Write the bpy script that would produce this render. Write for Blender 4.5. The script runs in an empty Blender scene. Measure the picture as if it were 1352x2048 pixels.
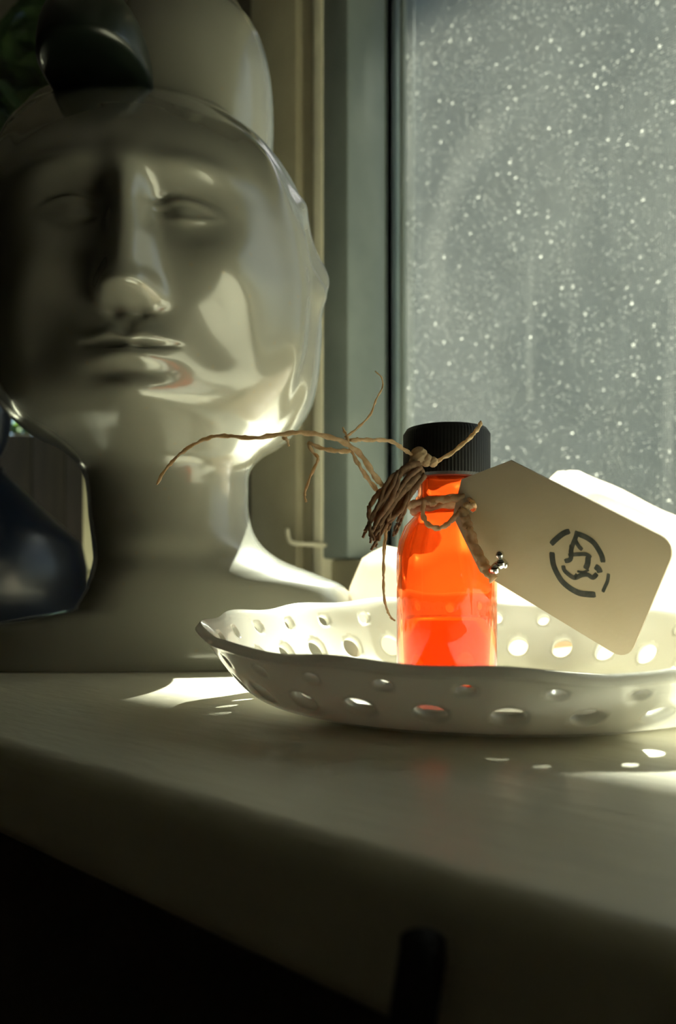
import bpy, math, random
import numpy as np
from mathutils import Matrix, Vector

random.seed(7)
rng = np.random.default_rng(7)
scene = bpy.context.scene
COL = scene.collection

# ------------------------------------------------------------------ camera, world, sun, exposure
S = 0.90                      # height of the sill top above the floor
EYE = 0.025                   # the lens is 25 mm above the sill
YAW = math.radians(45.5)      # the picture looks along the sill at an angle
FOC, HX, HY = 1704.0, 676.0, 1190.0
Fd = np.array([-math.sin(YAW), math.cos(YAW), 0.0])
Rt = np.array([math.cos(YAW), math.sin(YAW), 0.0])


def at(u, v, d):
    """world point seen at pixel u, v at the distance d in front of the lens"""
    p = Fd * d + Rt * ((u - HX) / FOC * d)
    p[2] = S + EYE + (HY - v) / FOC * d
    return p


def loc(lat, dep, z=0.0):
    p = Fd * dep + Rt * lat
    return np.array([p[0], p[1], S + z])


def wall_x(u, y):
    r = Fd + Rt * ((u - HX) / FOC)
    return r[0] / r[1] * y


cam_d = bpy.data.cameras.new('camera')
cam = bpy.data.objects.new('camera', cam_d)
COL.objects.link(cam)
cam.location = (0, 0, S + EYE)
cam.rotation_euler = (math.radians(90), 0, YAW)
cam_d.sensor_fit = 'VERTICAL'
cam_d.sensor_height = 36.0
cam_d.sensor_width = 36.0 * 1352 / 2048
cam_d.lens = FOC / 2048 * 36.0
cam_d.shift_y = (HY - 1024) / 2048
cam_d.clip_start = 0.004
cam_d.dof.use_dof = True
cam_d.dof.focus_distance = 0.19
cam_d.dof.aperture_fstop = 22.0
scene.camera = cam

world = bpy.data.worlds.new('sky')
scene.world = world
world.use_nodes = True
wn = world.node_tree.nodes
sky = wn.new('ShaderNodeTexSky')
sky.sky_type = 'NISHITA'
sky.sun_disc = False
SUN_EL, SUN_AZ = math.radians(49.0), math.radians(18.5)   # azimuth west of the window's outward normal
sky.sun_elevation = SUN_EL
sky.sun_rotation = -SUN_AZ
bg = wn['Background']
bg.inputs['Strength'].default_value = 0.22
world.node_tree.links.new(sky.outputs[0], bg.inputs['Color'])

sun_d = bpy.data.lights.new('sun', 'SUN')
sun_d.energy = 66.0
sun_d.angle = math.radians(0.55)
sun_d.color = (1.0, 0.97, 0.83)
sun = bpy.data.objects.new('sun', sun_d)
COL.objects.link(sun)
sd = Vector((-math.sin(SUN_AZ) * math.cos(SUN_EL), math.cos(SUN_AZ) * math.cos(SUN_EL), math.sin(SUN_EL)))
sun.rotation_euler = sd.to_track_quat('Z', 'Y').to_euler()
sun.location = (-3, 4, 6)

vs = scene.view_settings
vs.view_transform = 'Standard'
vs.look = 'None'
vs.gamma = 1.0
vs.use_curve_mapping = False
vs.exposure = 0.0

# ------------------------------------------------------------------ helpers


def new_mat(name):
    m = bpy.data.materials.new(name)
    m.use_nodes = True
    nt = m.node_tree
    b = nt.nodes['Principled BSDF']
    return m, nt, b


def paint(name, c, rough=0.5, c2=None, scale=30.0, bump=0.0, bscale=200.0, coat=0.0, stretch=None, metal=0.0, spec=0.5):
    m, nt, b = new_mat(name)
    b.inputs['Roughness'].default_value = rough
    b.inputs['Metallic'].default_value = metal
    b.inputs['Coat Weight'].default_value = coat
    b.inputs['Specular IOR Level'].default_value = spec
    tc = nt.nodes.new('ShaderNodeTexCoord')
    src = tc.outputs['Object']
    if stretch:
        mp = nt.nodes.new('ShaderNodeMapping')
        mp.inputs['Scale'].default_value = stretch
        nt.links.new(src, mp.inputs[0])
        src = mp.outputs[0]
    n = nt.nodes.new('ShaderNodeTexNoise')
    n.inputs['Scale'].default_value = scale
    n.inputs['Detail'].default_value = 5
    nt.links.new(src, n.inputs['Vector'])
    r = nt.nodes.new('ShaderNodeValToRGB')
    c2 = c2 or tuple(x * 0.85 for x in c)
    r.color_ramp.elements[0].position = 0.35
    r.color_ramp.elements[1].position = 0.65
    r.color_ramp.elements[0].color = (*c2, 1)
    r.color_ramp.elements[1].color = (*c, 1)
    nt.links.new(n.outputs['Fac'], r.inputs[0])
    nt.links.new(r.outputs[0], b.inputs['Base Color'])
    if bump:
        n2 = nt.nodes.new('ShaderNodeTexNoise')
        n2.inputs['Scale'].default_value = bscale
        nt.links.new(src, n2.inputs['Vector'])
        bp = nt.nodes.new('ShaderNodeBump')
        bp.inputs['Strength'].default_value = bump
        bp.inputs['Distance'].default_value = 0.001
        nt.links.new(n2.outputs['Fac'], bp.inputs['Height'])
        nt.links.new(bp.outputs[0], b.inputs['Normal'])
    return m


def add_translucent(m, fac, color):
    """lets light through a thin sheet"""
    nt = m.node_tree
    out = next(n for n in nt.nodes if n.type == 'OUTPUT_MATERIAL')
    b = nt.nodes['Principled BSDF']
    t = nt.nodes.new('ShaderNodeBsdfTranslucent')
    t.inputs['Color'].default_value = (*color, 1)
    mx = nt.nodes.new('ShaderNodeMixShader')
    mx.inputs[0].default_value = fac
    nt.links.new(b.outputs[0], mx.inputs[1])
    nt.links.new(t.outputs[0], mx.inputs[2])
    nt.links.new(mx.outputs[0], out.inputs['Surface'])
    return m


def make(name, verts, faces, mat, parent=None, smooth=True, angle=None):
    me = bpy.data.meshes.new(name)
    me.from_pydata([tuple(map(float, v)) for v in verts], [], [tuple(map(int, f)) for f in faces])
    me.update()
    me.materials.append(mat)
    if smooth:
        me.shade_smooth()
        if angle:
            me.set_sharp_from_angle(angle=math.radians(angle))
    o = bpy.data.objects.new(name, me)
    COL.objects.link(o)
    if parent is not None:
        o.parent = parent
        o.matrix_parent_inverse = parent_world(parent).inverted()
    return o


def parent_world(p):
    m = Matrix.Translation(p.location)
    if p.parent is not None:
        m = parent_world(p.parent) @ p.matrix_parent_inverse @ m
    return m


def empty(name, p):
    o = bpy.data.objects.new(name, None)
    o.location = tuple(map(float, p))
    o.empty_display_size = 0.01
    COL.objects.link(o)
    return o


def tag(o, label=None, cat=None, group=None, kind=None):
    for k, v in (('label', label), ('category', cat), ('group', group), ('kind', kind)):
        if v:
            o[k] = v
    return o


class MB:
    def __init__(self):
        self.v, self.f = [], []

    def add(self, v, f):
        n = len(self.v)
        self.v += [tuple(map(float, p)) for p in v]
        self.f += [tuple(int(i) + n for i in q) for q in f]

    def box(self, x0, x1, y0, y1, z0, z1, c=0.0):
        """box with chamfered vertical and horizontal edges"""
        if c <= 0:
            v = [(x, y, z) for z in (z0, z1) for y in (y0, y1) for x in (x0, x1)]
            f = [(0, 2, 3, 1), (4, 5, 7, 6), (0, 1, 5, 4), (2, 6, 7, 3), (0, 4, 6, 2), (1, 3, 7, 5)]
            self.add(v, f)
            return
        import bmesh
        bm = bmesh.new()
        bmesh.ops.create_cube(bm, size=1.0)
        for q in bm.verts:
            q.co = ((x0 + x1) / 2 + q.co.x * (x1 - x0), (y0 + y1) / 2 + q.co.y * (y1 - y0), (z0 + z1) / 2 + q.co.z * (z1 - z0))
        bmesh.ops.bevel(bm, geom=list(bm.edges), offset=c, segments=2, affect='EDGES', profile=0.5)
        bm.verts.index_update()
        self.add([q.co[:] for q in bm.verts], [[q.index for q in g.verts] for g in bm.faces])
        bm.free()

    def build(self, name, mat, parent=None, smooth=False, angle=None):
        return make(name, self.v, self.f, mat, parent, smooth, angle)


def box_obj(name, mat, b, parent=None, c=0.0):
    m = MB()
    m.box(*b, c)
    return m.build(name, mat, parent, smooth=c > 0, angle=40)


def lathe(profile, n=96, centre=(0, 0, 0), ripple=None):
    """closed surface of revolution about a vertical axis; profile of (radius, height)"""
    v, f = [], []
    cx, cy, cz = centre
    m = len(profile)
    for i in range(n):
        a = 2 * math.pi * i / n
        for j, (r, z) in enumerate(profile):
            rr = r * (ripple(a, j) if ripple else 1)
            v.append((cx + rr * math.cos(a), cy + rr * math.sin(a), cz + z))
    for i in range(n):
        k = (i + 1) % n
        for j in range(m - 1):
            f.append((i * m + j, k * m + j, k * m + j + 1, i * m + j + 1))
    return v, f


def smooth_path(pts, n):
    """Catmull-Rom through pts"""
    p = np.array(pts, float)
    q = np.vstack([2 * p[0] - p[1], p, 2 * p[-1] - p[-2]])
    out = []
    seg = len(p) - 1
    for i in range(n + 1):
        t = i / n * seg
        k = min(int(t), seg - 1)
        t -= k
        a, b, c, d = q[k:k + 4]
        out.append(0.5 * ((2 * b) + (c - a) * t + (2 * a - 5 * b + 4 * c - d) * t * t + (3 * b - 3 * c + d - a) * t ** 3))
    return np.array(out)


def tube(path, rad, sides=8, twist=0.0, lobes=0, closed=False):
    path = np.array(path, float)
    n = len(path)
    rad = np.broadcast_to(np.array(rad, float), (n,)) if np.ndim(rad) <= 1 else rad
    v, f = [], []
    up = np.array([0.13, 0.21, 1.0])
    for i in range(n):
        if closed:
            t = path[(i + 1) % n] - path[i - 1]
        else:
            t = path[min(i + 1, n - 1)] - path[max(i - 1, 0)]
        t = t / (np.linalg.norm(t) + 1e-12)
        a = np.cross(t, up)
        if np.linalg.norm(a) < 1e-3:
            a = np.cross(t, (1, 0, 0))
        a /= np.linalg.norm(a)
        b = np.cross(t, a)
        for s in range(sides):
            g = 2 * math.pi * s / sides
            w = 1 + (0.28 * math.cos(lobes * (g + twist * i)) if lobes else 0)
            v.append(path[i] + rad[i] * w * (a * math.cos(g) + b * math.sin(g)))
    for i in range(n if closed else n - 1):
        k = (i + 1) % n
        for s in range(sides):
            t = (s + 1) % sides
            f.append((i * sides + s, k * sides + s, k * sides + t, i * sides + t))
    if not closed:
        f.append(tuple(range(sides)))
        f.append(tuple(reversed(range((n - 1) * sides, n * sides))))
    return v, f


def sstep(a, b, x):
    t = np.clip((x - a) / (b - a), 0, 1)
    return t * t * (3 - 2 * t)


# ------------------------------------------------------------------ materials
M_sill = paint('sill_paint', (0.78, 0.74, 0.60), 0.38, (0.72, 0.68, 0.54), 14, 0.25, 90, stretch=(1, 4, 4))
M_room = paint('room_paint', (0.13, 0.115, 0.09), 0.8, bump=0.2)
M_floor = paint('floor_boards', (0.46, 0.34, 0.20), 0.6, (0.38, 0.27, 0.16), 6, stretch=(1, 8, 1))
M_ceil = paint('ceiling_paint', (0.45, 0.43, 0.40), 0.8)
M_frame = paint('frame_paint', (0.38, 0.35, 0.25), 0.5, (0.33, 0.30, 0.21), 25, 0.2, 150)
M_strip = paint('bead_paint', (0.80, 0.76, 0.60), 0.45, bump=0.1)
M_sash = paint('sash_metal', (0.20, 0.23, 0.22), 0.4, (0.16, 0.19, 0.185), 20)
M_gasket = paint('gasket', (0.10, 0.12, 0.13), 0.55)
M_wire = paint('screen_wire', (0.16, 0.17, 0.17), 0.6)
M_render = paint('grey_render', (0.30, 0.31, 0.29), 0.9, (0.24, 0.25, 0.235), 3, 0.4, 60)
M_soil = paint('soil', (0.07, 0.06, 0.04), 0.95)
M_fence = paint('fence_wood', (0.06, 0.038, 0.024), 0.8, (0.04, 0.026, 0.016), 9, 0.3, 60, stretch=(4, 4, 0.6))
M_black = paint('black_plastic', (0.006, 0.006, 0.0065), 0.5, bump=0.05)
M_rod = paint('black_rod', (0.006, 0.006, 0.007), 0.7)
M_wall_out = paint('outside_paint', (0.55, 0.52, 0.46), 0.8)

# ------------------------------------------------------------------ the room and the window wall
YW = 0.502                    # plane of the glass
YI = 0.085                    # inner face of the wall below the sill
XL, XR = -1.45, 0.42          # reveal of the window recess
Z_RIGHT = S + 0.58           # head of the lower, right-hand sash
Z_LEFT = S + 0.98             # soffit of the recess


def struct(name, mat, b, c=0.0):
    return tag(box_obj(name, mat, b, None, c), kind='structure')


struct('floor', M_floor, (-2.6, 3.0, -3.0, YI, -0.05, 0.0))
struct('ceiling', M_ceil, (-2.6, 3.0, -3.0, YI, 2.4, 2.45))
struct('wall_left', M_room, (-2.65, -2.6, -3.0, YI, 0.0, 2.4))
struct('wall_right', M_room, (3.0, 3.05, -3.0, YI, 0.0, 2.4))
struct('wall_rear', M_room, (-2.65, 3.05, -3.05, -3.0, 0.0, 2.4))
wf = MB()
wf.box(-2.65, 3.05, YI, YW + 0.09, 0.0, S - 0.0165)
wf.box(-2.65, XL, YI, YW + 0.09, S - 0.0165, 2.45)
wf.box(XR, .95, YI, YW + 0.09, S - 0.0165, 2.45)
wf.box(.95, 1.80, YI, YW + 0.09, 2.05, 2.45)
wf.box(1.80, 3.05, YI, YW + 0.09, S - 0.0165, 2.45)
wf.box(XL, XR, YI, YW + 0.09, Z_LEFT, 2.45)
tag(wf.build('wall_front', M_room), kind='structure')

# the sill: a thick painted board with a rounded nose
T = 0.0165
prof = []
for k in range(9):
    a = math.pi / 2 * k / 8
    prof.append((0.0602 + 0.0035 * (1 - math.sin(a)), S - 0.0035 * (1 - math.cos(a))))
for k in range(9):
    a = math.pi / 2 * k / 8
    prof.append((0.0602 + 0.003 * (1 - math.cos(a)), S - T + 0.003 * (1 - math.sin(a))))
prof = [(YW + 0.01, S)] + prof + [(YW + 0.01, S - T)]
sv, sf = [], []
for x in (XL, XR):
    sv += [(x, y, z) for y, z in prof]
n = len(prof)
sf += [(i, (i + 1) % n, n + (i + 1) % n, n + i) for i in range(n)] + [tuple(range(n)), tuple(reversed(range(n, 2 * n)))]
tag(make('trim_1', sv, sf, M_sill, None, True, 50), 'wide white painted windowsill board with rounded front edge', kind='structure')

# mullion between the two windows, seen obliquely
ux = lambda u, y=YW: wall_x(u, y)
pier = struct('shading_pier', M_room, (ux(190, .47), ux(500, .45), .47, YW + .09, S, Z_LEFT))  # unseen wall added behind the head to cut light from the left
mull = tag(empty('trim_2', (ux(600), YW, S)), 'painted upright post between the two windows', kind='structure')
box_obj('post', M_frame, (ux(500, .45), ux(592, .45), .45, YW + .05, S, Z_LEFT), mull, .002)
box_obj('panel', M_frame, (ux(592, .45), ux(626, .457), .457, YW + .05, S, Z_LEFT), mull, .0015)
box_obj('bead', M_strip, (ux(625, .452), ux(644, .452), .452, YW + .04, S + .0, Z_LEFT), mull, .002)

glass, nt, b = new_mat('dusty_glass')
nt.nodes.remove(b)
out = next(q for q in nt.nodes if q.type == 'OUTPUT_MATERIAL')
N, L = nt.nodes.new, nt.links.new


def math_node(op, a, bb=None, clamp=False):
    q = N('ShaderNodeMath')
    q.operation = op
    q.use_clamp = clamp
    for i, s in enumerate((a, bb)):
        if s is None:
            continue
        if isinstance(s, (int, float)):
            q.inputs[i].default_value = s
        else:
            L(s, q.inputs[i])
    return q.outputs[0]


def ramp(src, p0, p1, v0=0.0, v1=1.0):
    q = N('ShaderNodeMapRange')
    q.interpolation_type = 'SMOOTHSTEP'
    for i, s in enumerate((p0, p1, v0, v1)):
        q.inputs[i + 1].default_value = s
    L(src, q.inputs[0])
    return q.outputs[0]


tc = N('ShaderNodeTexCoord')


def vor(scale, jitter=1.0, stretch=(1, 1, 1)):
    mp = N('ShaderNodeMapping')
    mp.inputs['Scale'].default_value = stretch
    L(tc.outputs['Object'], mp.inputs[0])
    q = N('ShaderNodeTexVoronoi')
    q.inputs['Scale'].default_value = scale
    L(mp.outputs[0], q.inputs['Vector'])
    return q


def noise(scale, detail=4, stretch=(1, 1, 1), dist=0.0):
    mp = N('ShaderNodeMapping')
    mp.inputs['Scale'].default_value = stretch
    L(tc.outputs['Object'], mp.inputs[0])
    q = N('ShaderNodeTexNoise')
    q.inputs['Scale'].default_value = scale
    q.inputs['Detail'].default_value = detail
    q.inputs['Distortion'].default_value = dist
    L(mp.outputs[0], q.inputs['Vector'])
    return q.outputs['Fac']


big = ramp(noise(7, 4, (1, 1, .6), .15), .30, .70, .6, 1.25)          # smears of cleaner and dirtier glass
film = math_node('MULTIPLY', big, ramp(noise(420, 3), .3, .7, .012, .021))
v1 = vor(120)
s1 = ramp(v1.outputs['Distance'], .05, .19, .30, 0.0)
keep1 = ramp(v1.outputs['Color'], .40, .75)
v2 = vor(300)
s2 = ramp(v2.outputs['Distance'], .08, .30, .13, 0.0)
keep2 = ramp(v2.outputs['Color'], .35, .8)
fleck = math_node('ADD', math_node('MULTIPLY', s1, keep1), math_node('MULTIPLY', s2, keep2))
streak = ramp(noise(60, 2, (1, 1, .06)), .62, .75, 0, .012)
# a wiped arc and a fine upright scratch on the glass
sx_ = N('ShaderNodeSeparateXYZ')
L(tc.outputs['Object'], sx_.inputs[0])
cx0, cz0_ = wall_x(1010, YW), S + .265
dx_ = math_node('SUBTRACT', sx_.outputs['X'], cx0)
dz_ = math_node('MULTIPLY', math_node('SUBTRACT', sx_.outputs['Z'], cz0_), .72)
rad_ = math_node('SQRT', math_node('ADD', math_node('MULTIPLY', dx_, dx_), math_node('MULTIPLY', dz_, dz_)))
ring_ = ramp(math_node('ABSOLUTE', math_node('SUBTRACT', rad_, .066)), .002, .018, .008, 0)
leftside = ramp(dx_, -.03, .03, 1, 0)
upside = ramp(dz_, -.05, .01, 0, 1)
ring_ = math_node('MULTIPLY', math_node('MULTIPLY', ring_, leftside), upside)
scr = ramp(math_node('ABSOLUTE', math_node('SUBTRACT', sx_.outputs['X'], wall_x(815, YW))), .0002, .0008, .05, 0)
scr = math_node('MULTIPLY', scr, ramp(noise(30, 2), .35, .65))
dust = math_node('ADD', math_node('ADD', math_node('ADD', film, fleck), streak), math_node('ADD', ring_, scr), True)
trn, tls, glo, mx1, mx2 = (N('ShaderNodeBsdfTransparent'), N('ShaderNodeBsdfTranslucent'), N('ShaderNodeBsdfGlossy'),
                           N('ShaderNodeMixShader'), N('ShaderNodeMixShader'))
trn.inputs['Color'].default_value = (.93, .97, .95, 1)
tls.inputs['Color'].default_value = (.88, .90, .80, 1)
glo.inputs['Roughness'].default_value = .02
fr = N('ShaderNodeLayerWeight')
L(math_node('ADD', math_node('MULTIPLY', math_node('POWER', fr.outputs['Facing'], 5.0), .7), .035), mx1.inputs[0])
L(trn.outputs[0], mx1.inputs[1])
L(glo.outputs[0], mx1.inputs[2])
L(dust, mx2.inputs[0])
L(mx1.outputs[0], mx2.inputs[1])
L(tls.outputs[0], mx2.inputs[2])
L(mx2.outputs[0], out.inputs['Surface'])

clear, nt2, b2 = new_mat('clear_glass')
nt2.nodes.remove(b2)
o2 = next(q for q in nt2.nodes if q.type == 'OUTPUT_MATERIAL')
t2, g2, m2, f2 = (nt2.nodes.new('ShaderNodeBsdfTransparent'), nt2.nodes.new('ShaderNodeBsdfGlossy'),
                  nt2.nodes.new('ShaderNodeMixShader'), nt2.nodes.new('ShaderNodeLayerWeight'))
t2.inputs['Color'].default_value = (.9, .95, .93, 1)
g2.inputs['Roughness'].default_value = .02
p2 = nt2.nodes.new('ShaderNodeMath')
p2.operation = 'POWER'
p2.inputs[1].default_value = 5.0
nt2.links.new(f2.outputs['Facing'], p2.inputs[0])
nt2.links.new(p2.outputs[0], m2.inputs[0])
nt2.links.new(t2.outputs[0], m2.inputs[1])
nt2.links.new(g2.outputs[0], m2.inputs[2])
nt2.links.new(m2.outputs[0], o2.inputs['Surface'])

# right window with its dusty pane and fly screen
w1 = tag(empty('window_1', (-.1, YW, S)), 'window with dusty sunlit glass and fly screen behind the bottle', kind='structure')
xs0, xs1, xp = ux(643, .4535), ux(695, .4535), ux(721, YW - .006)
box_obj('sash_stile', M_sash, (xs0, xs1, .4535, YW + .03, S + .053, Z_RIGHT), w1, .002)
box_obj('gasket', M_gasket, (xs1, xp, YW - .006, YW + .004, S + .053, Z_RIGHT), w1, .002)
box_obj('gasket_bead', M_sash, (xs1 + .018, xs1 + .0215, YW - .010, YW - .005, S + .053, Z_RIGHT), w1, .0005)
box_obj('sash_stile', M_sash, (XR - .05, XR, .478, YW + .03, S + .053, Z_RIGHT), w1, .002)
box_obj('bottom_rail', M_frame, (xs0 - .012, XR, .462, YW + .04, S, S + .052), w1, .0015)
box_obj('glass_pane', glass, (xp - .004, XR - .048, YW, YW + .003, S + .05, Z_RIGHT), w1)
ps = MB()
x = xp
while x < XR - .05:
    ps.box(x, x + .00028, YW + .020, YW + .02028, S + .05, Z_RIGHT)
    x += .0016
z = S + .053
while z < Z_RIGHT:
    ps.box(xp, XR - .05, YW + .0203, YW + .02058, z, z + .00028)
    z += .0016
tag(ps.build('fly_screen', M_wire, w1), kind='stuff')
lt = smooth_path([at(574, 1058, .655), at(577, 1076, .652), at(586, 1086, .65), at(625, 1089, .652), at(664, 1091, .66)], 24)
make('bent_strand', *tube(lt, .0017, 8), M_strip, w1)  # bent twine-like end laid against the post
struct('wall_transom', M_frame, (ux(643, .47), XR, .47, YW + .05, Z_RIGHT, Z_LEFT))
# left window, clear, mostly behind the head
w2 = tag(empty('window_2', (-1.0, YW, S)), 'window on the far side of the head with garden foliage behind', kind='structure')
xa = ux(196, .47)
box_obj('bottom_rail', M_frame, (XL, xa, .468, YW + .04, S, S + .05), w2, .002)
box_obj('sash_stile', M_frame, (xa - .045, xa - .0005, .475, YW + .04, S + .05, Z_LEFT), w2, .002)
box_obj('sash_stile', M_frame, (XL, XL + .05, .475, YW + .04, S + .05, Z_LEFT), w2, .002)
box_obj('top_rail', M_frame, (XL + .05, xa - .045, .475, YW + .04, Z_LEFT - .05, Z_LEFT), w2, .002)
box_obj('glass_pane', clear, (XL + .045, xa - .04, YW, YW + .003, S + .045, Z_LEFT - .045), w2)

# added window, out of the picture, to bring fill daylight into the room
w3 = tag(empty('added_window', (1.375, YW, S)), 'added window along the same wall, out of view', kind='structure')
box_obj('sill', M_sill, (.95, 1.80, YI - .02, YW + .06, S - .0165, S), w3, .002)
box_obj('frame_side', M_frame, (.95, .99, YW - .03, YW + .03, S, 2.05), w3, .002)
box_obj('frame_side', M_frame, (1.76, 1.80, YW - .03, YW + .03, S, 2.05), w3, .002)
box_obj('frame_head', M_frame, (.99, 1.76, YW - .03, YW + .03, 2.01, 2.05), w3, .002)
box_obj('frame_foot', M_frame, (.99, 1.76, YW - .03, YW + .03, S, S + .04), w3, .002)
box_obj('glass_pane', clear, (.985, 1.765, YW, YW + .003, S + .035, 2.015), w3)

# ------------------------------------------------------------------ outdoors
EAVE = (2.273 - .1250) / math.cos(SUN_AZ) * math.tan(SUN_EL)      # porch roof that shades the front of the sill
struct('ground', M_soil, (-10, 4, YW + .09, 8.2, -.05, 0.0))
struct('wall_garden', M_render, (-10.0, 4.0, 8.0, 8.2, 0.0, S + 7.80))
struct('roof', M_wall_out, (-3.4, 1.3, YW + .09, 2.273, S + EAVE, S + EAVE + .09))

# board fence facing the left window
fc = loc(-1.05, 3.1)
fen = tag(empty('board_fence', (fc[0], fc[1], 0)), 'brown upright board fence seen low through the left window', 'fence')
fdir = Rt
for k in range(14):
    w = .118
    c = fc + fdir * ((k - 7) * .1205)
    h = S + .62 + .015 * random.uniform(-1, 1)
    m = MB()
    m.box(-w / 2, w / 2, -.011, .011, .02, h, .003)
    ca, sa = Rt[0], Rt[1]
    m.v = [(c[0] + p[0] * ca - p[1] * sa, c[1] + p[0] * sa + p[1] * ca, p[2]) for p in m.v]
    m.build('board', M_fence, fen, True, 40)
for hz in (.35, 1.15):
    m = MB()
    m.box(-.95, .82, .012, .05, hz, hz + .07, .003)
    m.v = [(fc[0] + p[0] * Rt[0] - p[1] * Rt[1], fc[1] + p[0] * Rt[1] + p[1] * Rt[0], p[2]) for p in m.v]
    m.build('fence_rail', M_fence, fen, True, 40)

# leafy tree that shades the left window
M_leaf = paint('leaf', (0.09, 0.16, 0.045), 0.45, (0.05, 0.09, 0.03), 6)
add_translucent(M_leaf, .35, (.16, .26, .04))
M_bark = paint('bark', (0.10, 0.075, 0.05), 0.9, bump=.5, bscale=40)


def leaf_at(c, size, a, tilt):
    d = np.array([math.cos(a) * math.cos(tilt), math.sin(a) * math.cos(tilt), math.sin(tilt)])
    s = np.cross(d, (0.1, 0.2, 1.0))
    s /= np.linalg.norm(s)
    nrm = np.cross(s, d)
    w = size * .30
    v = [c, c + d * size * .3 + s * w - nrm * .1 * size, c + d * size * .3 - s * w - nrm * .1 * size, c + d * size * .33 + nrm * .02 * size,
         c + d * size * .7 + s * w * .75 - nrm * .12 * size, c + d * size * .7 - s * w * .75 - nrm * .12 * size, c + d * size * .7, c + d * size - nrm * .15 * size]
    f = [(0, 3, 1), (0, 2, 3), (1, 3, 6, 4), (3, 2, 5, 6), (4, 6, 7), (6, 5, 7)]
    return v, f


def tree(root_xy, crown, rad, nleaf, nparts, size, label, parts_near):
    t = tag(empty('leafy_tree', (root_xy[0], root_xy[1], 0)), label, 'tree')
    tr = [np.array([root_xy[0], root_xy[1], 0.0]), np.array([root_xy[0] + .03, root_xy[1], .5]), np.array([crown[0], crown[1], crown[2]])]
    make('trunk', *tube(smooth_path(tr, 14), np.linspace(.05, .02, 15), 10), M_bark, t)
    cs = []
    lo = MB()
    for k in range(nleaf):
        p = rng.normal(size=3)
        p /= np.linalg.norm(p)
        p *= rng.uniform(.25, 1) ** .5
        c = np.array(crown) + p * np.array(rad)
        c[0] = min(c[0], -1.17 - .1 - .9 * max(0.0, c[1] - 1.22) - rng.uniform(0, .1))
        if c[1] < YW + .26:
            c[1] = YW + .26 + rng.uniform(0, .2)
        cs.append(c)
    for k in range(9):
        e = cs[k * 5]
        q = smooth_path([tr[2] - np.array([0, 0, .45]), (tr[2] + e) / 2 + rng.normal(size=3) * .05, e], 8)
        make('branch', *tube(q, np.linspace(.016, .005, 9), 6), M_bark, t)
    near = sorted(range(nleaf), key=lambda i: abs(((cs[i] @ Rt) / (cs[i] @ Fd)) * FOC + HX - 40) + 200 * ((cs[i] @ Fd) > 2.3))[:nparts]
    near = set(near)
    for i, c in enumerate(cs):
        v, f = leaf_at(c, size * rng.uniform(.6, 1.2), rng.uniform(0, 6.28), rng.uniform(-.9, .5))
        if i in near:
            make('leaf', v, f, M_leaf, t, False)
        else:
            lo.add(v, f)
    tag(lo.build('foliage', M_leaf, t), kind='stuff')


tree((-2.0, 1.3), (-1.85, 1.2, S + 1.3), (.85, .5, .85), 7500, 290, .10, 'dense green tree outside the left window', 0)
tree((-4.4, 2.3), (-4.1, 1.9, S + 0.95), (.9, .9, 1.0), 2600, 0, .13, 'darker tree further off beyond the brown board fence', 0)

# ------------------------------------------------------------------ the glazed head
M_cer, nt, b = new_mat('white_glaze')
b.inputs['Base Color'].default_value = (.22, .215, .178, 1)
b.inputs['Roughness'].default_value = .24
b.inputs['Coat Weight'].default_value = 1.0
b.inputs['Coat Roughness'].default_value = .10
tcn, vn, rn, mxn = nt.nodes.new('ShaderNodeTexCoord'), nt.nodes.new('ShaderNodeTexVoronoi'), nt.nodes.new('ShaderNodeMapRange'), nt.nodes.new('ShaderNodeMix')
vn.inputs['Scale'].default_value = 160
rn.inputs[1].default_value, rn.inputs[2].default_value, rn.inputs[3].default_value, rn.inputs[4].default_value = .06, .13, .55, 0
mxn.data_type = 'RGBA'
mxn.inputs[6].default_value = (.22, .215, .178, 1)
mxn.inputs[7].default_value = (.25, .21, .14, 1)
nt.links.new(tcn.outputs['Object'], vn.inputs['Vector'])
nt.links.new(vn.outputs['Distance'], rn.inputs[0])
nt.links.new(rn.outputs[0], mxn.inputs[0])
nt.links.new(mxn.outputs[2], b.inputs['Base Color'])
M_green = paint('dark_green', (0.008, 0.014, 0.008), 0.35, (0.004, 0.007, 0.005), 40, coat=.3)

KB = .31 / .365               # whole figure brought nearer and smaller
BC = loc(-.0765 * KB, .365 * KB)                      # axis of the head on the sill
face_dir = -Fd * .998 + Rt * .075
face_dir /= np.linalg.norm(face_dir)
side_dir = np.cross((0, 0, 1.0), face_dir)   # to the viewer's right
if side_dir @ Rt < 0:
    side_dir = -side_dir

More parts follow.
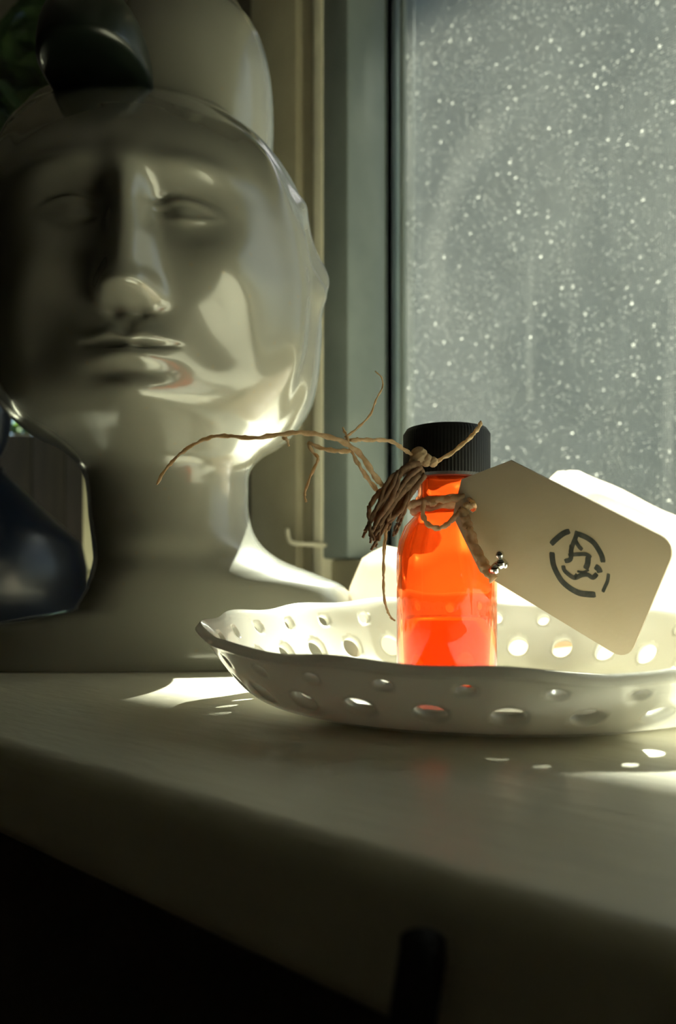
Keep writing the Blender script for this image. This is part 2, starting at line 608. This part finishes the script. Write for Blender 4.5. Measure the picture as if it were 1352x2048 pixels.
# z, half width, front depth, back depth, sideways shift, squareness
RINGS = np.array([
    (0.000, .0800, .042, .055, .004, 4.0),
    (0.006, .0815, .043, .056, .004, 4.0),
    (0.020, .0800, .042, .055, .004, 3.6),
    (0.0285, .0750, .041, .054, .004, 3.2),
    (0.0335, .0640, .040, .050, .004, 2.6),
    (0.040, .0480, .038, .045, .004, 2.2),
    (0.048, .0385, .038, .040, .004, 2.0),
    (0.058, .0345, .036, .037, .004, 2.0),
    (0.070, .0340, .036, .036, .004, 2.0),
    (0.079, .0360, .040, .039, .003, 2.0),
    (0.086, .0430, .052, .048, .002, 2.0),
    (0.0915, .0520, .064, .058, .001, 2.05),
    (0.099, .0590, .071, .066, .000, 2.15),
    (0.110, .0638, .0745, .074, .000, 2.2),
    (0.125, .0662, .077, .080, .000, 2.25),
    (0.145, .0670, .079, .084, .000, 2.25),
    (0.165, .0655, .080, .085, -.001, 2.25),
    (0.183, .0622, .075, .083, -.0025, 2.2),
    (0.200, .0565, .061, .079, -.005, 2.15),
    (0.215, .0500, .045, .073, -.0085, 2.1),
    (0.230, .0420, .022, .064, -.0125, 2.0),
    (0.2385, .0345, .009, .053, -.0148, 2.0),
    (0.2435, .0230, .004, .039, -.016, 2.0),
    (0.2458, .0110, .002, .020, -.017, 2.0),
    (0.2464, .0002, .0003, .0003, -.017, 2.0),
])


def ring_at(z):
    r = RINGS
    out = []
    for c in range(1, 6):
        # monotone-ish smooth interpolation
        k = np.clip(np.searchsorted(r[:, 0], z) - 1, 0, len(r) - 2)
        x0, x1 = r[k, 0], r[k + 1, 0]
        t = (z - x0) / (x1 - x0)
        km, kp = max(k - 1, 0), min(k + 2, len(r) - 1)
        m0 = (r[k + 1, c] - r[km, c]) / (r[k + 1, 0] - r[km, 0]) * (x1 - x0)
        m1 = (r[kp, c] - r[k, c]) / (r[kp, 0] - r[k, 0]) * (x1 - x0)
        h = (2 * t ** 3 - 3 * t * t + 1) * r[k, c] + (t ** 3 - 2 * t * t + t) * m0 + (-2 * t ** 3 + 3 * t * t) * r[k + 1, c] + (t ** 3 - t * t) * m1
        out.append(h)
    return out


def G(x, z, x0, z0, sx, sz):
    return np.exp(-((x - x0) / sx) ** 2 - ((z - z0) / sz) ** 2)


def face(x, z):
    """forward relief of the face at sideways x and height z"""
    h = 0 * x
    ax = np.abs(x)
    # nose: bridge growing towards the tip
    t = np.clip((.168 - z) / (.168 - .128), 0, 1)
    under = sstep(.1195, .1265, z)
    ridge = (.004 + .0125 * t ** 1.15) * under * sstep(.182, .160, z)
    wid = .0056 + .0032 * t
    h += ridge * np.exp(-(ax / wid) ** 2.2)
    h += .0034 * G(ax, z, .0074, .1275, .0038, .0045)
    h -= .0022 * G(ax, z, .0045, .1205, .0026, .0022)
    # brow, sockets, lids
    h += .0034 * G(ax, z, .021, .1715, .017, .0052)
    h += .0016 * G(x, z, 0, .173, .010, .008)
    h -= .0074 * G(ax, z, .0185, .1560, .0115, .0095)
    h -= .0030 * G(ax, z, .0105, .1575, .0050, .0085)
    h += .0056 * G(ax, z, 0.0190, .1555, .0080, .0058)
    cz = .1572 - ((ax - 0.0190) / .012) ** 2 * .0035
    h += .0012 * np.exp(-((z - cz - .0022) / .0012) ** 2) * np.exp(-((ax - 0.0190) / .0105) ** 4)
    cz2 = .1528 + ((ax - 0.0190) / .012) ** 2 * .0022
    h += .0009 * np.exp(-((z - cz2) / .0012) ** 2) * np.exp(-((ax - 0.0190) / .0100) ** 4)
    h -= .0011 * np.exp(-((z - cz - .0052) / .0011) ** 2) * np.exp(-((ax - 0.0190) / .0115) ** 4)
    # cheeks and the fold beside the mouth
    h += .0042 * G(ax, z, .034, .1400, .013, .012)
    h -= .0028 * G(ax, z, .0300, .1130, .010, .013)
    # mouth
    h += .0036 * G(x, z, 0, .1105, .020, .012)
    bow = .1126 - .0012 * np.exp(-(x / .003) ** 2) + .0010 * np.exp(-((ax - .005) / .004) ** 2)
    h += .0029 * np.exp(-((z - bow + .0008) / .0026) ** 2) * np.exp(-(ax / .0135) ** 4)
    h += .0034 * np.exp(-((z - .1058) / .0030) ** 2) * np.exp(-(ax / .0110) ** 3)
    h -= .0026 * np.exp(-((z - .1093 - .0006 * (ax / .012) ** 2) / .0010) ** 2) * np.exp(-(ax / .0145) ** 6)
    h -= .0012 * G(x, z, 0, .1170, .0028, .0030)
    h -= .0018 * G(x, z, 0, .1010, .012, .0028)
    # chin
    h += .0060 * G(x, z, 0, .0945, .0125, .0065)
    return h


NA, NZ = 300, 420
zz = np.concatenate([np.linspace(0, .03, 30, endpoint=False), np.linspace(.03, .2450, NZ - 40, endpoint=False), np.linspace(.2450, .2464, 10)])
verts = []
for z in zz:
    w, fr_, bk, sh, ex = ring_at(z)
    a = np.linspace(-math.pi, math.pi, NA, endpoint=False)
    c, s = np.cos(a), np.sin(a)
    k = (np.abs(c) ** ex + np.abs(s) ** ex) ** (-1 / ex)
    wl_ = min(w, float(np.interp(z, [0, .009, .0145, .0175, .021, .028, .040, .058, .070, .0701], [.080, .080, .078, .058, .036, .0315, .0305, .033, .034, 1])))
    x = np.where(s < 0, wl_, w) * s * k
    y = np.where(c > 0, fr_, bk) * c * k
    frontness = sstep(.25, .6, c)
    body = sstep(.078, .090, z)
    y = y + face(x, z) * frontness * body
    # hair swept back: a raised sheet with its edge along the temples, over a small ear
    deg = np.degrees(np.abs(a))
    edge = 58 + 8 * sstep(.215, .16, z) + 4 * sstep(.12, .09, z) - 36 * sstep(.195, .235, z)
    raised = sstep(edge - 5, edge + 5, deg) * sstep(.085, .11, z) * sstep(.232, .200, z)
    out_ = .0026 * raised
    wave = np.sin((deg * .11 + z * 190) * 1.0) * .0020 * sstep(edge + 4, edge + 18, deg) * sstep(.13, .16, z)
    out_ = out_ + wave * sstep(.25, .22, z)
    # ear: rim, bowl and lobe
    ez, ea = .164, 72.0
    q = np.sqrt(((deg - ea) / 13.0) ** 2 + ((z - ez) / .0185) ** 2)
    out_ = out_ + .0026 * np.exp(-((q - .9) / .30) ** 2) - .0052 * np.exp(-(q / .55) ** 2)
    out_ = out_ + .0030 * np.exp(-((deg - ea + 6) / 6) ** 2 - ((z - ez + .021) / .006) ** 2)
    # plane change from cheek to side of face
    out_ = out_ + .0036 * np.exp(-((deg - 50 - 6 * sstep(.2, .13, z)) / 7) ** 2) * sstep(.095, .125, z) * sstep(.215, .19, z)
    nx, ny = s, c
    x = x + out_ * nx
    y = y + out_ * ny
    p = BC[None, :] + KB * (side_dir[None, :] * (x + sh)[:, None] + face_dir[None, :] * y[:, None])
    z1 = EYE + (.03 - EYE) * KB
    p[:, 2] = S + (EYE + (z - EYE) * KB if z > .03 else z / .03 * z1)
    verts.append(p)
V = np.concatenate(verts)
nz = len(zz)
Fc = [(j * NA + i, j * NA + (i + 1) % NA, (j + 1) * NA + (i + 1) % NA, (j + 1) * NA + i) for j in range(nz - 1) for i in range(NA)]
Fc.append(tuple(range(NA))[::-1])
bust = tag(empty('ceramic_head', BC), 'large white glazed ceramic head with long neck and swept-back hair at the window', 'sculpture')
make('head', V, Fc, M_cer, bust)


def blob(c, r, ex=2.0, dent=None, n=72, m=48):
    v, f = [], []
    for j in range(m + 1):
        t = math.pi * j / m
        for i in range(n):
            a = 2 * math.pi * i / n
            d = np.array([math.sin(t) * math.cos(a), math.sin(t) * math.sin(a), math.cos(t)])
            k = (np.abs(d) ** ex).sum() ** (-1 / ex)
            k *= dent(a, t) if dent else 1
            v.append(np.array(c) + Rt * d[0] * k * r[0] + Fd * d[1] * k * r[1] + np.array([0, 0, 1]) * d[2] * k * r[2])
    for j in range(m):
        for i in range(n):
            k = (i + 1) % n
            f.append((j * n + i, (j + 1) * n + i, (j + 1) * n + k, j * n + k))
    return v, f


make('hair_crown', *blob(at(380, 235, .400 * KB), (.0392 * KB, .046 * KB, .0555 * KB), 2.35,
                       lambda a, t: 1 - .05 * math.exp(-((a if a < 3.14 else a - 6.28) / .9) ** 2 - ((t - .85) / .12) ** 2)), M_cer, bust)
cp = make('dark_dome', *blob(at(194, 152, .334 * KB), (.0208 * KB, .030 * KB, .0285 * KB), 2.3, lambda a, t: 1 if t <= math.pi / 2 else .995 * min(1.0, .06 / max(1e-6, abs(math.cos(t))))), M_green, bust)  # very dark green dome over the front of the head top
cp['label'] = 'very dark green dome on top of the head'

# ------------------------------------------------------------------ pierced dish
M_por = add_translucent(paint('porcelain', (.78, .77, .70), .22, (.75, .73, .66), 30, coat=.6), .38, (.92, .91, .85))
DC = loc(.0335, .192)
RD = .0625
NP = 28
PT, PS = NP * 26, 56
# outer wall profile from the foot to the rim: (radius, height) sampled by arc
pp = smooth_path([(.0435, .0030), (.0480, .0034), (.0530, .0056), (.0578, .0098), (.0612, .0134), (.0630, .0145)], PS)
al = np.concatenate([[0], np.cumsum(np.linalg.norm(np.diff(pp, axis=0), axis=1))])
total = al[-1]
holes = []
for k in range(NP):
    a0 = 2 * math.pi * (k + .05) / NP
    holes.append((a0, .0126, .0029, .0024))          # centre angle, arc height, half width, half height
    holes.append((a0 + math.pi / NP, .0190, .0016, .0013))
V, keep = [], {}
for i in range(PT):
    a = 2 * math.pi * i / PT
    for j in range(PS + 1):
        V.append([a, al[j]])
V = np.array(V)


def inside(p, h, g=1.0):
    da = (p[..., 0] - h[0] + math.pi) % (2 * math.pi) - math.pi
    x = da * .055 / h[2]
    y = (p[..., 1] - h[1]) / h[3]
    # petal: pointed to one side
    y = y + .35 * x * (1 if h[2] > .003 else 0)
    return x * x + y * y, da


cut = np.zeros(len(V), bool)
for h in holes:
    q, _ = inside(V, h)
    cut |= q < 1
faces = []
for i in range(PT):
    k = (i + 1) % PT
    for j in range(PS):
        q = (i * (PS + 1) + j, k * (PS + 1) + j, k * (PS + 1) + j + 1, i * (PS + 1) + j + 1)
        if not any(cut[t] for t in q):
            faces.append(q)
# pull the ragged edge of every opening onto its outline
edge_n = {}
for q in faces:
    for t in q:
        edge_n[t] = edge_n.get(t, 0) + 1
for h in holes:
    q, da = inside(V, h)
    near = np.where((q < 2.6) & (q >= 1))[0]
    for t in near:
        j = t % (PS + 1)
        if 0 < j < PS and 0 < edge_n.get(t, 0) < 4:
            s = 1 / math.sqrt(q[t])
            V[t, 0] = h[0] + da[t] * s
            V[t, 1] = h[1] + (V[t, 1] - h[1]) * s
P3 = []
for a, s_ in V:
    r = np.interp(s_, al, pp[:, 0])
    z = np.interp(s_, al, pp[:, 1])
    e = (s_ / total) ** 3
    r *= 1 + .012 * e * math.cos(NP / 2 * a)
    z = pp[0, 1] + (z - pp[0, 1]) * (1 + .36 + .44 * math.cos(a - math.radians(142)))
    z += .0004 * e * math.cos(NP / 2 * a) + .00035 * e * math.sin(5 * a + 1)
    P3.append((DC[0] + r * math.cos(a), DC[1] + r * math.sin(a), S + z))
used = sorted({t for q in faces for t in q})
idx = {t: k for k, t in enumerate(used)}
dish = tag(empty('pierced_dish', DC), 'white porcelain dish with scalloped rim and pierced wall under the bottle', 'dish')
wl = make('pierced_wall', [P3[t] for t in used], [tuple(idx[t] for t in q) for q in faces], M_por, dish)
md = wl.modifiers.new('thickness', 'SOLIDIFY')
md.thickness = .0019
md.offset = 1.0
make('well', *lathe([(0.0001, .0018), (.040, .0018), (.0436, .0022), (.0436, .0046), (.041, .0042), (.0001, .0040)], 96, DC), M_por, dish, True, 50)
make('foot_ring', *lathe([(.0385, .0022), (.0385, 0), (.0425, 0), (.0432, .0022)], 96, DC), M_por, dish, True, 50)

# ------------------------------------------------------------------ bottle
amber, nt, b = new_mat('orange_glass')
b.inputs['Base Color'].default_value = (1.0, .33, .12, 1)
b.inputs['Roughness'].default_value = .03
b.inputs['IOR'].default_value = 1.45
b.inputs['Transmission Weight'].default_value = 1.0
add_translucent(amber, .11, (1.0, .33, .08))
syrup, nt, b = new_mat('orange_liquid')
b.inputs['Base Color'].default_value = (1.0, .62, .16, 1)
b.inputs['Roughness'].default_value = .08
b.inputs['IOR'].default_value = 1.33
b.inputs['Transmission Weight'].default_value = 1.0
add_translucent(syrup, .12, (1.0, .30, .03))
BT = loc((893 - 676) / FOC * .2, .2, .0041)
bottle = tag(empty('bottle', BT), 'small orange glass bottle with black screw cap standing in the dish', 'bottle')
R = .0117
outer = [(.0001, .0006), (.0095, .0002), (R - .0008, .0002), (R, .0012), (R, .0305), (R - .0005, .0335), (.0098, .0370), (.0078, .0392),
         (.0068, .0405), (.0067, .0420), (.0073, .0428), (.0073, .0436), (.0067, .0444), (.0067, .0555)]
inner = [(.0056, .0555), (.0056, .0415), (.0062, .0398), (.0085, .0368), (.0100, .0330), (.0105, .0300), (.0105, .0030), (.0090, .0018), (.0001, .0022)]
op = [tuple(q) for q in outer]
make('glass', *lathe(outer + inner, 96, BT), amber, bottle, True, 60)
liq = [(.0001, .0024), (.0088, .0020), (.01035, .0032), (.01035, .0152), (.0100, .0155), (.0001, .0153)]
make('liquid', *lathe(liq, 72, BT), syrup, bottle, True, 60)
cz0 = .0480
capp = [(.0070, cz0), (.0094, cz0), (.0101, cz0 + .0006), (.0101, cz0 + .0104), (.0094, cz0 + .0116), (.0080, cz0 + .0120), (.0001, cz0 + .0120),
        ]
capi = [(.0001, cz0 + .0100), (.0070, cz0 + .0100), (.0070, cz0)]
make('screw_cap', *lathe(capp + capi, 240, BT, lambda a, j: 1 + (.007 * math.cos(80 * a) if j in (2, 3) else 0)), M_black, bottle, True, 35)

# ------------------------------------------------------------------ tag on the twine
card = add_translucent(paint('cream_card', (.46, .40, .31), .75, (.42, .37, .28), 60, .08, 900), .20, (.75, .64, .42))
ink = paint('stamp_ink', (.035, .04, .03), .7, (.09, .09, .07), 500)
Hh = at(942, 1011, .184)
Mr = at(1302, 1211, .160)
cu = Mr - Hh
Lt = np.linalg.norm(cu)
cu /= Lt
# width direction: square to the length, falling the way the picture shows
vx, vy = -.16, -.98
a1 = Rt * vx + np.array([0, 0, 1.0]) * vy
vd = -(a1 @ cu) / (Fd @ cu)
cv = a1 + Fd * vd
cv /= np.linalg.norm(cv)
cn = np.cross(cu, cv)
if cn @ Fd > 0:
    cn = -cn
q1 = at(1308, 1082, .15)
Wt = .0272
gift = tag(empty('gift_tag', Hh), 'cream card tag with dark round stamp hanging from the bottle neck', 'tag')


def tp(s, t, h=0.0):
    return Hh + cu * s + cv * t + cn * h


half = Wt / 2
outl = [(-.0040, -.0045), (-.0040, .0045), (.0065, half)]
for k in range(7):
    a = math.pi / 2 * (1 - k / 6)
    outl.append((Lt - .0035 + .0035 * math.cos(a), half - .0035 + .0035 * math.sin(a)))
for k in range(7):
    a = -math.pi / 2 * k / 6
    outl.append((Lt - .0035 + .0035 * math.cos(a), -half + .0035 + .0035 * math.sin(a)))
outl.append((.0065, -half))
# ring-shaped card: outline joined to the string hole
NO = 48


def resample(pl, n):
    pl = np.array(pl + [pl[0]])
    d = np.concatenate([[0], np.cumsum(np.linalg.norm(np.diff(pl, axis=0), axis=1))])
    t = np.linspace(0, d[-1], n, endpoint=False)
    return np.stack([np.interp(t, d, pl[:, 0]), np.interp(t, d, pl[:, 1])], 1)


ol = np.array(outl)
ang = np.arctan2(ol[:, 1], ol[:, 0])
cvv, cff = [], []
n = len(ol)
for hh in (0.0, -.0004):
    for p in ol:
        cvv.append(tp(p[0], p[1], hh))
    for k in range(n):
        cvv.append(tp(.0016 * math.cos(ang[k]), .0016 * math.sin(ang[k]), hh))
for k in range(n):
    j = (k + 1) % n
    cff += [(k, j, n + j, n + k), (2 * n + k, 3 * n + k, 3 * n + j, 2 * n + j), (k, 2 * n + k, 2 * n + j, j), (n + k, n + j, 3 * n + j, 3 * n + k)]
make('card', cvv, cff, card, gift, False)


# stamp: broken ring of lettering dashes round a small picture, drawn in the plane of the card
def ray_tag(u, v):
    d = Fd + Rt * ((u - HX) / FOC) + np.array([0, 0, 1]) * (HY - v) / FOC
    o = np.array([0, 0, S + EYE])
    k = ((Hh - o) @ cn) / (d @ cn)
    p = o + d * k - Hh
    return p @ cu, p @ cv


st = MB()


def stroke(pts, w):
    pts = smooth_path([ray_tag(1060 + x * 200 / 1352, 1030 + y * 190 / 1284) for x, y in pts], 4 * (len(pts) - 1)) if len(pts) > 2 else np.array([ray_tag(1060 + x * 200 / 1352, 1030 + y * 190 / 1284) for x, y in pts])
    w = w * 200 / 1352 * .165 / FOC * 1.15
    v, f = [], []
    m = len(pts)
    for i in range(m):
        t = pts[min(i + 1, m - 1)] - pts[max(i - 1, 0)]
        t = t / (np.linalg.norm(t) + 1e-9)
        nn = np.array([-t[1], t[0]])
        tw = w * (.75 if i in (0, m - 1) else 1) / 2
        v += [tp(*(pts[i] + nn * tw), .00006), tp(*(pts[i] - nn * tw), .00006)]
    for i in range(m - 1):
        f.append((2 * i, 2 * i + 1, 2 * i + 3, 2 * i + 2))
    st.add(v, f)


stroke([(540, 215), (450, 250), (350, 330), (285, 395)], 70)
stroke([(300, 500), (305, 590), (325, 690), (375, 800), (440, 900), (540, 985), (660, 1050), (780, 1070), (890, 1075)], 80)
stroke([(640, 250), (760, 300), (860, 370), (930, 470), (975, 560), (990, 640)], 70)
stroke([(1065, 790), (1050, 890), (1015, 970), (985, 1040)], 45)
stroke([(640, 215), (620, 300), (580, 400), (545, 520)], 60)
stroke([(610, 330), (660, 420), (710, 470)], 55)
stroke([(560, 400), (560, 520), (545, 600), (470, 625)], 60)
stroke([(520, 540), (640, 530), (760, 530), (830, 575)], 50)
stroke([(790, 560), (780, 660), (750, 730)], 75)
stroke([(450, 680), (470, 750), (560, 830), (620, 845), (700, 810), (780, 805), (850, 845), (910, 790)], 60)
stroke([(880, 690), (930, 730), (950, 780)], 80)
stroke([(640, 760), (720, 770), (800, 740)], 30)
stroke([(640, 800), (600, 850)], 60)
st.build('stamp', ink, gift)
brad_m = paint('bright_metal', (.75, .75, .73), .18, metal=1.0)
bp_ = at(1003, 1128, .1775)
bb = MB()
for (du, dv, rr) in ((0, 0, .0011), (7, 3, .0008), (-3, -16, .0009), (-12, 12, .0010)):
    bb.add(*blob(at(1003 + du, 1126 + dv, .1765), (rr, rr, rr), 2, None, 16, 10))
stem = smooth_path([at(1003, 1128, .1765), at(994, 1132, .178), at(985, 1142, .180)], 6)
bb.add(*tube(stem, .0010, 8))
o = bb.build('brad', brad_m, gift, True)
o['label'] = 'small shiny metal brad at the edge of the tag'

# ------------------------------------------------------------------ twine
tw_m = add_translucent(paint('jute', (.70, .54, .36), .7, (.50, .35, .20), 900), .42, (.85, .66, .40))
twine = tag(empty('jute_twine', BT + np.array([0, 0, .042])), 'brown jute twine tied round the bottle neck with loose frayed ends', 'twine')


bow_m = add_translucent(paint('jute_fibre', (.34, .21, .12), .8, (.20, .12, .07), 900), .30, (.60, .30, .14))


def strand(name, pts, r, n=40, taper=False, lobes=2, mat=None):
    path = smooth_path([at(*p) for p in pts], n)
    path[1:-1] += rng.normal(size=path[1:-1].shape) * r * .10
    rad = np.full(n + 1, r)
    if taper:
        rad *= np.linspace(1, .45, n + 1)
    v, f = tube(path, rad, 10, .5, lobes)
    return make(name, v, f, mat or tw_m, twine)


# two turns round the neck
for zc, rr in ((.0412, .0076), (.0425, .0083)):
    pts = [(BT[0] + rr * math.cos(a), BT[1] + rr * math.sin(a), BT[2] + zc + .0006 * math.sin(a + 1)) for a in np.linspace(0, 2 * math.pi, 60, endpoint=False)]
    make('neck_loop', *tube(pts, .00085, 10, .5, 2, True), tw_m, twine)
strand('loose_end', [(765, 972, .183), (745, 945, .180), (722, 910, .178), (690, 886, .176), (650, 872, .174), (600, 865, .172), (555, 870, .171),
                     (500, 876, .171), (450, 872, .172), (410, 878, .173), (365, 905, .175), (335, 935, .177), (314, 968, .179)], .00060, 90, True)
strand('loose_end', [(757, 985, .183), (738, 960, .181), (715, 925, .179), (700, 895, .178), (692, 868, .178), (685, 855, .178)], .00050, 40, True)
strand('loose_end', [(700, 902, .178), (672, 902, .177), (640, 896, .177), (618, 886, .177), (626, 905, .178), (636, 918, .178), (622, 950, .179), (610, 985, .180), (612, 1004, .180)], .00048, 60, True)
strand('loose_end', [(690, 875, .178), (715, 856, .180), (740, 830, .181), (752, 800, .182), (765, 775, .183), (763, 755, .183), (750, 742, .183)], .00026, 50, True)
strand('loose_end', [(700, 880, .178), (740, 880, .180), (780, 882, .183), (805, 897, .185), (828, 912, .187)], .00040, 40)
strand('loose_end', [(860, 930, .187), (900, 908, .1875), (935, 880, .188), (955, 858, .189), (962, 845, .190)], .00042, 40)
strand('loose_end', [(566, 874, .172), (574, 880, .172), (578, 892, .173)], .00040, 14, True)
strand('loose_end', [(790, 1000, .187), (777, 1040, .186), (769, 1090, .186), (767, 1150, .186), (769, 1200, .186), (780, 1232, .187), (790, 1242, .187)], .00042, 60, True)
# drooping loops of the bow on the left
bow = [[(838, 925, .187), (800, 945, .184), (768, 990, .181), (745, 1040, .180), (732, 1085, .181)],
       [(840, 935, .187), (812, 960, .185), (785, 1000, .183), (760, 1045, .182), (742, 1085, .182)],
       [(842, 945, .188), (826, 965, .186), (800, 1000, .184), (778, 1040, .183), (756, 1080, .182)],
       [(830, 930, .187), (790, 960, .185), (760, 1010, .182), (738, 1060, .181)],
       [(845, 940, .188), (815, 975, .187), (790, 1020, .185), (772, 1060, .184)],
       [(850, 950, .188), (822, 985, .187), (798, 1030, .186), (786, 1066, .1855)],
       [(836, 950, .187), (800, 985, .185), (770, 1035, .183), (748, 1078, .182)],
       [(822, 930, .186), (780, 965, .183), (752, 1015, .181), (728, 1070, .181)]]
for k in range(17):
    p, q = np.array(bow[k % len(bow)]), np.array(bow[(k * 3 + 1) % len(bow)][-1])
    m = [tuple(np.array(w) + np.array([rng.normal() * 4 * min(i, 2), rng.normal() * 4 * min(i, 2), rng.normal() * .0006])) for i, w in enumerate(p)]
    strand('bow_strand', m, .00065 if k % 3 else .00085, 40, True, 0, bow_m)
# knot, cord to the tag and cord down its back edge
kn = MB()
for du, dv, r in ((0, 0, .0019), (14, 8, .0014), (-9, 14, .0013), (28, 12, .0011)):
    kn.add(*blob(at(838 + du, 912 + dv, .187), (r, r * .8, r), 2, lambda a, t: 1 + .10 * math.sin(6 * a + 9 * t), 24, 16))
kn.build('knot', tw_m, twine, True)
strand('tag_cord', [(860, 1008, .188), (878, 1000, .187), (905, 998, .186), (930, 992, .185), (946, 1000, .184), (942, 1010, .1835), (930, 1012, .184)], .00075, 40)
strand('tag_cord', [(848, 1000, .188), (846, 1030, .1875), (858, 1050, .187), (880, 1056, .187), (902, 1042, .187), (925, 1016, .1855)], .00055, 40)
strand('tag_cord', [(925, 1020, .185), (935, 1050, .184), (950, 1095, .183), (970, 1130, .182), (988, 1160, .181)], .0010, 40)

# ------------------------------------------------------------------ pale shell behind the dish
M_shell = add_translucent(paint('shell', (.90, .86, .79), .35, (.88, .78, .70), 22, .3, 120, coat=.2), .55, (.97, .90, .80))
SC = loc(.092, .315)
sh = tag(empty('seashell', SC), 'large pale seashell glowing white behind bottle and tag', 'seashell')


def shell_body():
    v, f = [], []
    n, m = 120, 80
    x0, x1 = -.092, .085
    for j in range(m + 1):
        t = j / m
        x = x0 + (x1 - x0) * t
        # spire on the left swelling to the shoulder and narrowing right
        env = np.interp(t, [0, .02, .05, .10, .18, .27, .40, .48, .59, .71, .85, .95, 1.0], [.0003, .013, .019, .0222, .0225, .025, .031, .0365, .0318, .027, .018, .010, .0003])
        whorl = 1 + .08 * math.sin(t * 34) * (1 - sstep(.3, .5, np.array(t)))
        r = env * whorl
        for i in range(n):
            a = 2 * math.pi * i / n
            knob = 1 + .10 * sstep(.40, .5, np.array(t)) * sstep(.72, .6, np.array(t)) * max(0, math.cos(5 * a)) ** 3
            rib = 1 + .012 * math.sin(40 * t + 2 * a)
            rr = r * knob * rib
            v.append(SC + Rt * x + Fd * (rr * 1.15 * math.cos(a)) + np.array([0, 0, 1]) * (env * .96 + rr * math.sin(a)))
    for j in range(m):
        for i in range(n):
            k = (i + 1) % n
            f.append((j * n + i, j * n + k, (j + 1) * n + k, (j + 1) * n + i))
    return v, f


make('shell_body', *shell_body(), M_shell, sh)
lip = smooth_path([SC + Rt * x + Fd * (-y) + np.array([0, 0, z]) for x, y, z in
                   ((-.02, .026, .008), (0, .036, .013), (.025, .041, .018), (.045, .036, .017), (.065, .022, .011))], 40)
make('shell_lip', *tube(lip, .0035 * np.sin(np.linspace(.15, math.pi - .15, 41)) + .0006, 14), M_shell, sh)

# ------------------------------------------------------------------ dark blue vase at the left edge
M_vase, nt, b = new_mat('dark_blue_glass')
b.inputs['Base Color'].default_value = (.006, .010, .022, 1)
b.inputs['Roughness'].default_value = .28
b.inputs['Coat Weight'].default_value = .1
VC = loc(-.25, .60)
vz = lambda y: EYE + (HY - y) / FOC * .60
vase = tag(empty('glass_vase', VC), 'dark blue glass vase with round stopper at the left edge', 'vase')
make('vase_body', *lathe([(.0001, 0), (.060, 0), (.066, .004), (.0705, .02), (.0705, .045), (.067, .062), (.054, vz(1050)), (.036, vz(1005)), (.022, vz(965)), (.014, vz(945)), (.014, vz(935)), (.0001, vz(935))], 96, VC), M_vase, vase, True, 60)
sp = [(.0001, vz(936))] + [(.0195 * math.sin(t) ** .8, vz(810) - (vz(690) - vz(810)) * math.cos(t)) for t in np.linspace(.25, 2.95, 24)] + [(.0001, vz(688))]
make('stopper', *lathe(sp, 72, VC), M_vase, vase)

# ------------------------------------------------------------------ black cable standing against the front of the sill
rod_mb = MB()  # thin dark upright shape for an unclear dark patch
cp_ = [at(846, 1882, .0752), at(845, 1910, .0742), at(838, 1960, .0738), at(822, 2060, .0735), at(800, 2250, .0735), loc(.006, .073, -.05), loc(.004, .070, -.30), loc(.0, .066, -.895)]
rod_mb.add(*tube(smooth_path(cp_, 90), .0021, 12))
rod = rod_mb.build('black_rod', M_rod, None, True, 50)
tag(rod, 'thin black cable running up to the front edge of the sill', 'rod')
